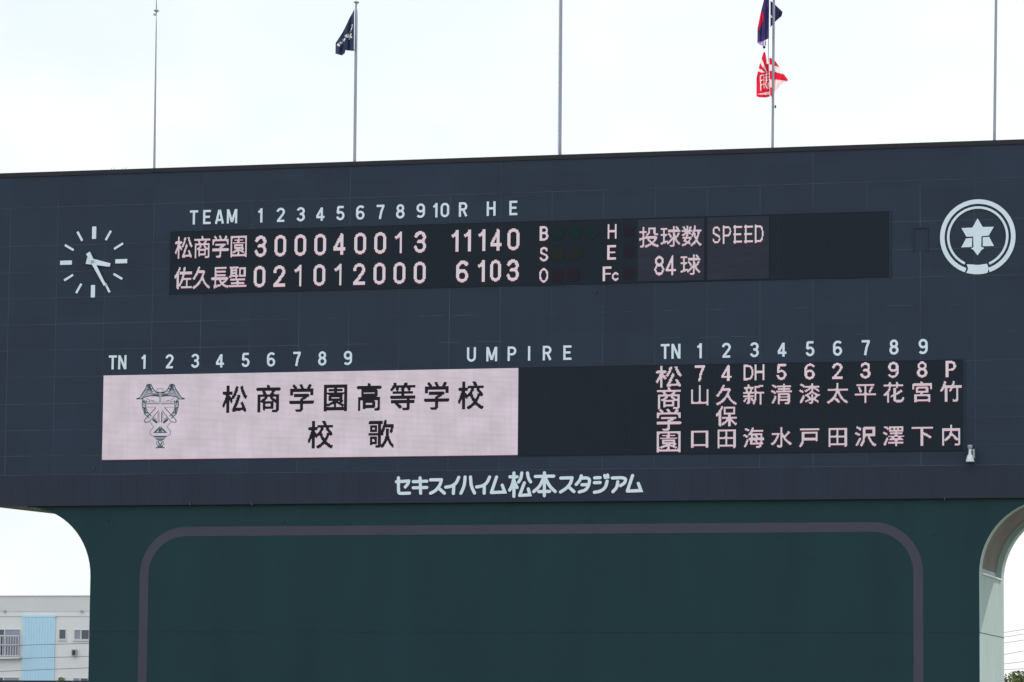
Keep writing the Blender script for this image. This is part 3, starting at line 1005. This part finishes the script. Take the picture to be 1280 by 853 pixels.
def flagpole(label, bx, by, tx, ty, r0, r1, disc=True, rod=None, rope=None, cleat=None):
    b = P(bx, by, YP); t = P(tx, ty, YP)
    d = (t - b).normalized()
    base = b - d * ((b.z - (Z_TOP - .3)) / d.z)
    o = thing('flagpole', label, 'flagpole', tuple(base), 'flagpoles on the scoreboard roof')
    mb = MB(); n = 10
    mb.tube([base + (t - base) * i / n for i in range(n + 1)], [r0 + (r1 - r0) * i / n for i in range(n + 1)], 14)
    mb.build('pole_shaft', 'pole', o, smooth=True)
    mb = MB(); mb.lathe(tuple(base), [(.16, 0), (.16, .05), (.10, .08), (.09, .26)], 14); mb.build('base_flange', 'metal', o)
    if disc:
        mb = MB(); mb.lathe(tuple(t), [(r1 * .9, -.02), (.05, .02), (.105, .045), (.10, .075), (.03, .11), (.01, .115)], 16); mb.build('finial', 'metal', o, smooth=True)
    if rod:
        e = P(rod[0], rod[1], YP)
        mb = MB(); mb.tube([t, t + (e - t) * .12, e], [.014, .028, .012], 8); mb.build('lightning_rod', 'metal', o)
        c2 = P(193.4, 18.4, YP); mb = MB(); mb.box((c2.x - .035, YP - .05, c2.z - .035), (c2.x + .05, YP + .03, c2.z + .035)); mb.build('pulley', 'metal', o)
    if rope:
        p0 = P(rope[0], rope[1], YP - .02); p1 = P(rope[2], rope[3], YP - .02)
        mb = MB(); mb.tube([p0, (p0 + p1) / 2 + Vector((.01, 0, 0)), p1], .011, 6); mb.build('halyard', rope[4], o)
    if cleat:
        c2 = P(cleat[0], cleat[1], YP - .05); mb = MB(); mb.box((c2.x - .02, YP - .08, c2.z - .05), (c2.x + .02, YP, c2.z + .05)); mb.build('cleat', 'dark', o)
    return o


flagpole('bare thin grey flagpole with a lightning rod tip, above the clock and TEAM lettering', 192.9, 208, 195.6, 15.5, .048, .018, rod=(195.5, -4))
flagpole('grey flagpole flying the navy flag', 443.3, 203, 445.6, 5.0, .058, .050)
flagpole('bare thick grey flagpole at the middle of the roof, between the two flag flying poles', 699.9, 192, 702.2, -120, .058, .050, rope=(697.2, 191, 699.5, -118, 'rope'))
flagpole('grey flagpole flying the purple flag and the red flag', 965.7, 184, 967.9, -60, .047, .044, cleat=(969.2, 133.5), rope=(960.2, 81, 961.3, -58, 'dark'))
flagpole('bare grey flagpole at the right, above the round emblem', 1243.1, 172, 1246.4, -110, .052, .044)


# ------------------------------------------------------------------ flags
def flag_sheet(mb, cols, pattern, depth, nS=44, nT=44, y0=YP, ph=0.0, waves=2.5):
    """cloth between drooping upper and lower hems; folds go in depth"""
    def at(s):
        for a, b in zip(cols, cols[1:]):
            if a[0] <= s <= b[0]:
                t = (s - a[0]) / (b[0] - a[0]); 
                return [a[k][j] + (b[k][j] - a[k][j]) * t for k in (1, 2) for j in (0, 1)]
        return [*cols[-1][1], *cols[-1][2]]
    k0 = len(mb.v)
    pxs = []
    for i in range(nS + 1):
        s = i / nS
        tx, ty, bx, by = at(s)
        for j in range(nT + 1):
            t = j / nT
            px, py = tx + (bx - tx) * t, ty + (by - ty) * t
            y = y0 + depth * math.sin(2 * math.pi * waves * s + ph + 1.3 * t) * (1 - .75 * (1 - abs(2 * s - 1)) * .2) + .05 * math.sin(7 * t + 5 * s)
            pxs.append((px, py))
            mb.v.append(tuple(P(px, py, y)))
    q = lambda i, j: k0 + i * (nT + 1) + j
    for i in range(nS):
        for j in range(nT):
            c = [pxs[q(a, b) - k0] for a, b in ((i, j), (i + 1, j), (i + 1, j + 1), (i, j + 1))]
            mx = sum(p[0] for p in c) / 4; my = sum(p[1] for p in c) / 4
            mb.f.append((q(i, j), q(i, j + 1), q(i + 1, j + 1), q(i + 1, j)))
            mb.m.append(pattern(mx, my, (i + .5) / nS, (j + .5) / nT))


M['flag_navy'] = cloth('navy_flag_cloth', (0.050, 0.068, 0.125), .35)
M['flag_white'] = cloth('white_flag_cloth', (0.80, 0.80, 0.78), .45)
M['flag_purple'] = cloth('purple_flag_cloth', (0.085, 0.062, 0.19), .4)
M['flag_lilac'] = cloth('lilac_flag_cloth', (0.62, 0.45, 0.80), .5)
M['flag_red'] = cloth('red_flag_cloth', (0.72, 0.022, 0.06), .4)
M['flag_pink'] = cloth('pale_pink_flag_cloth', (0.86, 0.68, 0.69), .5)
M['flag_indigo'] = cloth('indigo_flag_cloth', (0.035, 0.032, 0.10), .35)

MARKS = []
rnd = random.Random(3)
for cx, cy, r in ((422.6, 56.8, 2.0), (426.2, 53.4, 1.9), (429.7, 49.8, 1.9), (433.3, 45.2, 1.9)):
    for k in range(4):
        a = rnd.uniform(0, math.pi)
        ox, oy = rnd.uniform(-.9, .9), rnd.uniform(-.9, .9)
        MARKS.append(((cx + ox - r * .7 * math.cos(a), cy + oy - r * .7 * math.sin(a)), (cx + ox + r * .7 * math.cos(a), cy + oy + r * .7 * math.sin(a)), .62))
for a in range(5):
    t = math.radians(72 * a + 20)
    MARKS.append(((436.9, 45.6), (436.9 + 2.6 * math.cos(t), 45.6 + 3.2 * math.sin(t)), .95))
MARKS += [((440.3, 31), (440.2, 34), .45), ((440.2, 34), (437.5, 41), .5)]


def navy_pat(x, y, s, t):
    return 1 if any(seg_dist((x, y), a, b) < r for a, b, r in MARKS) else 0


fn = P(442.5, 12, YP)
nf = thing('navy_flag', 'small navy flag with white lettering hanging limp from the second pole', 'flag', tuple(fn))
mb = MB()
flag_sheet(mb, [(0, (419.5, 54), (419.2, 67.3)), (.2, (424, 47), (423, 68.4)), (.35, (428, 41), (427.4, 69.6)), (.45, (431, 35.2), (431, 66.8)), (.55, (433, 31), (431.8, 63)), (.75, (437, 22.5), (437, 63.6)), (1, (442.8, 12), (442.4, 64))], navy_pat, .16, 64, 64, ph=.4)
mb.build('flag_cloth', ['flag_navy', 'flag_white'], nf, smooth=True)
mb = MB()
for yy in (14, 62.5):
    a = P(442.5, yy, YP); b = P(445.2, yy - .5, YP)
    mb.tube([a, b], .012, 6)
mb.build('flag_tie', 'rope', nf)

pf = thing('purple_flag', 'dark purple flag with a red patch, upper of two flags on one pole', 'flag', tuple(P(961.5, -20, YP - .15)))
def purple_pat(x, y, s, t):
    e = 955.5 - (y - 0) * .22 if y < 40 else 946.7
    if 15 < y < 37 and x < e + (4.2 - abs(y - 26) * .22): return 1
    return 0
mb = MB()
flag_sheet(mb, [(0, (946.9, 36), (946.7, 53.5)), (.25, (950.2, 19), (950, 52.6)), (.5, (953.6, 5), (953.8, 51.6)), (.75, (957, -8), (957.5, 50)), (1, (961.6, -20), (961.2, 48))], purple_pat, .10, y0=YP - .2)
mb.build('flag_cloth', ['flag_purple', 'flag_red'], pf, smooth=True)
mb = MB()
flag_sheet(mb, [(0, (963, 1), (963, 34.5)), (.3, (966, 3.5), (966, 31)), (.5, (970, 7), (969.5, 27)), (.75, (974.5, 11.5), (974, 23)), (1, (978.3, 15), (977, 20.5))], lambda x, y, s, t: 1 if seg_dist((x, y), (962.5, 19), (965, 22)) < .8 else 0, .06, 24, 24, y0=YP + .2)
mb.build('flag_fly', ['flag_indigo', 'flag_white'], pf, smooth=True)
mb = MB()
flag_sheet(mb, [(0, (946.9, 53.2), (947.2, 54.6)), (.4, (950.5, 52.2), (951, 57)), (1, (955.4, 51), (955.6, 57.6))], lambda *a: 0, .05, 12, 10, y0=YP - .2)
mb.build('flag_lining', 'flag_lilac', pf, smooth=True)
mb = MB(); c2 = P(955.2, 59.2, YP - .2); mb.ball(tuple(c2), .052); c3 = P(956.5, 51, YP - .2); mb.tube([c2, P(957.2, 56, YP - .2), c3], .018, 6)
mb.build('toggle', 'dark', pf, smooth=True)

rf = thing('red_flag', 'red and white rayed flag with a white kanji, lower of two flags on one pole', 'flag', tuple(P(961, 64, YP - .15)))
KATSU = [((950.4, 95.0), (950.9, 113)), ((950.4, 95), (954.8, 93.6)), ((954.8, 93.6), (955.1, 110.5)), ((951, 101), (954.8, 99.8)), ((951, 106.5), (954.8, 105.3)),
         ((956.5, 93.4), (960.6, 92.6)), ((956.4, 97.4), (960.6, 96.4)), ((957, 101), (960.6, 100)), ((958.4, 91), (957.6, 104)), ((956.2, 104.5), (958.8, 110.5)), ((960.6, 103.5), (959.8, 111))]
def red_pat(x, y, s, t):
    if any(seg_dist((x, y), a, b) < .55 for a, b in KATSU): return 1
    if y < 91:
        a = math.degrees(math.atan2(x - 960.0, 93 - y))
        if -36 < a <= -22 or -74 < a <= -57: return 1
        return 1 if a > -7 and y < 80 else 0
    if 114.8 + (961 - x) * .22 < y < 118.6 - (961 - x) * .03: return 2
    return 0
mb = MB()
flag_sheet(mb, [(0, (945.6, 98), (945.5, 120.4)), (.15, (947.4, 89), (948, 121.8)), (.35, (950.5, 77), (951.3, 122)), (.6, (954.8, 64.5), (956, 122.2)), (.7, (956.8, 66), (957.8, 122)), (.85, (959, 77), (960, 121.5)), (1, (961, 78), (962.2, 121))], red_pat, .09, 76, 84, y0=YP - .2, waves=1.5)
mb.build('flag_cloth', ['flag_red', 'flag_white', 'flag_pink'], rf, smooth=True)
def red_fly(x, y, s, t):
    k = (x - 962)
    if 72.5 + .12 * k < y < 80.6 + .30 * k and y < 84.5: return 0
    lo = 88.8 + .30 * max(0, k - 3); hi = 99.2 + .09 * k
    if lo < y < hi: return 0
    if y >= 109.5 and x < 966.2: return 0
    if y >= hi: return 2
    return 1
mb = MB()
flag_sheet(mb, [(0, (961.5, 72), (962.5, 119)), (.2, (965, 73.5), (965.3, 122)), (.4, (969.5, 77), (969.5, 113)), (.6, (974.2, 84), (974, 109)), (.8, (979.5, 92.5), (979, 103.5)), (1, (985, 100), (984.6, 102))], red_fly, .07, 60, 60, y0=YP + .12)
mb.build('flag_fly', ['flag_red', 'flag_white', 'flag_pink'], rf, smooth=True)

# ------------------------------------------------------------------ apartment building behind
YB = 100.0
M['bwall'] = mat('apartment_render', (0.66, 0.655, 0.645), 0.85, 0.05, .25, (1, 1, .4))
M['bband'] = mat('apartment_parapet', (0.585, 0.585, 0.58), 0.85, 0.05, .25)
M['blue'] = mat('pale_blue_louvre', (0.45, 0.64, 0.76), 0.7, 0.04, .5)
M['glass'] = mat('window_glass', (0.05, 0.06, 0.08), 0.12, 0.2, .8, spec=.5)
M['curtain'] = mat('curtained_glass', (0.25, 0.255, 0.30), 0.3, 0.15, .8)
M['frame'] = mat('window_frame', (0.62, 0.62, 0.63), 0.5)
M['rail'] = mat('rail_paint', (0.50, 0.50, 0.54), 0.5)
M['leaf_a'] = mat('yellow_green_leaf', (0.16, 0.17, 0.035), 0.7, .4, 3)
M['leaf_b'] = mat('green_leaf', (0.060, 0.085, 0.028), 0.7, .4, 3)
M['bark'] = mat('bark', (0.10, 0.075, 0.055), 0.9, .3, 4)
M['fence'] = mat('dark_fence_sheet', (0.035, 0.05, 0.075), 0.7, .15, .6)
M['wire'] = mat('cable_sheath', (0.17, 0.17, 0.185), 0.6)

bz = P(50, 745.6, YB).z
bx0, bx1 = P(-380, 800, YB).x, P(420, 800, YB).x
apt = thing('apartment_building', 'pale grey apartment building with a light blue stair panel beyond the left arch', 'building', ((bx0 + bx1) / 2, YB, 0))
zband = P(50, 764.2, YB).z
mb = MB()
mb.box((bx0, YB, 0), (bx1, YB + 12, zband))
wall = mb.build('wall', 'bwall', apt)
mb = MB(); mb.box((bx0, YB - .03, zband), (bx1, YB + 12.03, bz)); mb.box((bx0 - .05, YB - .09, bz), (bx1 + .05, YB + 12.1, bz + .06)); mb.box((bx0, YB - .05, P(50, 770.5, YB).z), (bx1, YB + .2, P(50, 769.9, YB).z))
mb.build('parapet', 'bband', apt)


def B_(x, y): return P(x, y, YB)


a, b = B_(29.5, 770), B_(70.5, 900)
mb = MB()
mb.box((a.x, YB - .10, 0), (b.x - .2, YB + .1, a.z))
x = a.x + .12
while x < b.x - .3:
    mb.box((x, YB - .125, .1), (x + .09, YB - .05, a.z - .12)); x += .19
mb.box((a.x - .05, YB - .13, a.z - .09), (b.x - .15, YB + .1, a.z + .02))
mb.build('blue_panel', 'blue', apt)
STOREY = P(50, 787, YB).z - P(50, 847.2, YB).z


def window(x0, x1, y0, y1, splits=(), dz=0.0, curtain=(), sill=True):
    a, b = B_(x0, y0), B_(x1, y1)
    a.z -= dz; b.z -= dz
    e = .045
    mb = MB()
    mb.box((a.x, YB - .05, b.z), (a.x + e, YB + .05, a.z)); mb.box((b.x - e, YB - .05, b.z), (b.x, YB + .05, a.z))
    mb.box((a.x + e, YB - .05, a.z - e), (b.x - e, YB + .05, a.z)); mb.box((a.x + e, YB - .05, b.z), (b.x - e, YB + .05, b.z + e))
    xs = [a.x + e] + [B_(s, y0).x for s in splits] + [b.x - e]
    for s in xs[1:-1]: mb.box((s - .035, YB - .045, b.z + e), (s + .035, YB + .05, a.z - e))
    fr = mb.build('window', 'frame', apt)
    mb = MB()
    for k in range(len(xs) - 1):
        mb.face([(xs[k], YB - .012, b.z + e), (xs[k + 1], YB - .012, b.z + e), (xs[k + 1], YB - .012, a.z - e), (xs[k], YB - .012, a.z - e)], 1 if k in curtain else 0)
    mb.build('pane', ['glass', 'curtain'], fr)
    if sill:
        mb = MB(); mb.box((a.x - .08, YB - .10, b.z - .08), (b.x + .05, YB - .0, b.z - .03)); mb.build('sill', 'frame', fr)


def balcony(dz):
    window(-25, 25.3, 786.5, 821, (6.2,), dz, (1,), False)
    a, b = B_(-26, 795), B_(25.8, 821)
    a.z -= dz; b.z -= dz
    mb = MB()
    for z, h in ((a.z, .045), (B_(0, 806.5).z - dz, .03), (b.z + .05, .03)): mb.box((a.x, YB - .36, z - h), (b.x, YB - .31, z + h))
    x = a.x + .03
    while x < b.x:
        mb.box((x - .022, YB - .35, b.z), (x + .022, YB - .32, a.z)); x += .178
    rl = mb.build('balcony_rail', 'rail', apt)
    mb = MB(); mb.box((a.x - .1, YB - .42, b.z - .16), (b.x + .1, YB, b.z - .03)); mb.build('ledge', 'bband', rl)


for f in range(3):
    dz = STOREY * f
    balcony(dz)
    window(73.8, 82.9, 786.5, 799.6, (), dz)
    window(92.8, 112, 787, 800, (101.6,), dz, (0,))
for vx, vy in ((6.3, 764.3), (102.6, 764.6)):
    q = B_(vx, vy); mb = MB(); mb.disc_y(q.x, q.z, .085, YB - .12, YB, 16); mb.build('vent_cap', 'metal', apt)
a, b = B_(91.2, 812), B_(96.8, 820.6)
mb = MB()
mb.box((a.x, YB - .25, b.z), (b.x, YB, a.z)); mb.box((a.x + .06, YB - .262, b.z + .06), (b.x - .05, YB - .24, a.z - .06), 1)
mb.build('vent_hood', ['metal', 'dark'], apt)


# ------------------------------------------------------------------ power lines
def wire(label, pts, y, r, group):
    w3 = [P(px, py, y) for px, py in pts]
    n = 40
    out = []
    a, b, c = w3
    for i in range(n + 1):
        t = i / n
        out.append(a * ((1 - t) * (1 - 2 * t)) + b * (4 * t * (1 - t)) + c * (t * (2 * t - 1)))
    mb = MB(); mb.tube(out, r, 6)
    o = mb.build('power_line', 'wire')
    tag(o, label, 'power line', group)


for (y0, y1, lab) in ((808.3, 803.6, 'uppermost dark power line crossing the apartment building front'), (825, 819.8, 'middle dark power line crossing the apartment building front'), (840.2, 834.2, 'lowest dark power line crossing the apartment building front')):
    k = (y1 - y0) / 110
    wire(lab, [(-150, y0 - k * 150 + 3.5), (55, (y0 + y1) / 2), (560, (y0 + y1) / 2 + k * 505 + 14)], 55, .016, 'power lines beyond the left arch')
ORD = ('uppermost', 'second', 'third', 'fourth', 'fifth', 'lowest')
for i, (ya, yb) in enumerate(((791.5, 786.5), (797, 792.5), (804.5, 800), (819, 813.5), (830.5, 827), (837.5, 836))):
    k = (yb - ya) / 25
    wire('%s of six thin power lines against the sky, right of the tower' % ORD[i], [(800, ya - k * 455 * .6), (1267, (ya + yb) / 2), (1700, (ya + yb) / 2 + k * 433 - 6)], 60, .011, 'power lines beyond the right arch')


# ------------------------------------------------------------------ low fence and trees behind
zf = P(40, 850.8, 12).z
fx0, fx1 = P(-420, 850, 12).x, P(112, 850, 12).x - .0
fence = thing('outfield_fence', 'dark blue sheet fence standing low in front of the apartment building', 'fence', ((fx0 + fx1) / 2, 12, 0))
mb = MB(); mb.box((fx0, 11.97, 0), (fx1, 12.03, zf - .06)); 
x = fx0
while x < fx1: mb.box((x, 11.93, .0), (x + .06, 11.97, zf - .06)); x += .4
mb.build('fence_sheet', 'fence', fence)
mb = MB(); mb.box((fx0, 11.92, zf - .06), (fx1, 12.06, zf)); mb.build('top_rail', 'fence', fence)


def tree(label, px, py_top, y, spread, leaf, seed, n=2600, size=.10):
    rnd = random.Random(seed)
    top = P(px, py_top, y)
    H = top.z
    o = thing('leafy_tree', label, 'tree', (top.x, y, 0), 'trees behind the scoreboard')
    mb = MB()
    mb.tube([(top.x, y, 0), (top.x + .1, y + .05, H * .35), (top.x, y, H * .7), (top.x + .05, y, H * .93)], [.16, .12, .07, .02], 8)
    limbs = []
    for k in range(16):
        a = rnd.uniform(0, 6.28); z = H * rnd.uniform(.35, .85); r = spread * rnd.uniform(.5, 1.0) * (1.15 - z / H)
        e = Vector((top.x + r * math.cos(a), y + r * math.sin(a), min(H * .99, z + H * rnd.uniform(.08, .2))))
        mb.tube([(top.x, y, z), (Vector((top.x, y, z)) + e) / 2 + Vector((0, 0, -.1)), e], [.05, .03, .012], 6)
        limbs.append(e)
    mb.build('trunk', 'bark', o)
    mb = MB()
    clumps = limbs + [Vector((top.x + rnd.uniform(-.3, .3) * spread, y + rnd.uniform(-.3, .3) * spread, H * rnd.uniform(.8, .97))) for _ in range(8)]
    for k in range(n):
        c = clumps[k % len(clumps)]
        p = c + Vector((rnd.gauss(0, .22 * spread), rnd.gauss(0, .22 * spread), rnd.gauss(0, .16 * spread)))
        if p.z > H + .15: continue
        a = Vector((rnd.gauss(0, 1), rnd.gauss(0, 1), rnd.gauss(0, .6))).normalized(); b = a.orthogonal().normalized()
        s = size * rnd.uniform(.6, 1.3)
        mb.face([p - a * s, p + b * s * .45, p + a * s, p - b * s * .45], 0 if rnd.random() < .6 else 1)
    mb.build('crown', leaf, o)


tree('slim yellow green tree tip below the blue stair panel', 75.5, 849.0, 60, .5, ['leaf_a', 'leaf_b'], 5, 500, .08)
tree('slim yellow green tree tip under the vent hood, beside the tower edge', 93.0, 848.2, 60, .42, ['leaf_a', 'leaf_b'], 6, 420, .08)
tree('bushy tree top low beside the right jamb of the tower', 1262, 846.5, 62, 1.1, ['leaf_b', 'leaf_a'], 7)
tree('taller bushy tree top in the bottom right corner', 1276, 843, 66, 1.3, ['leaf_b', 'leaf_a'], 8)
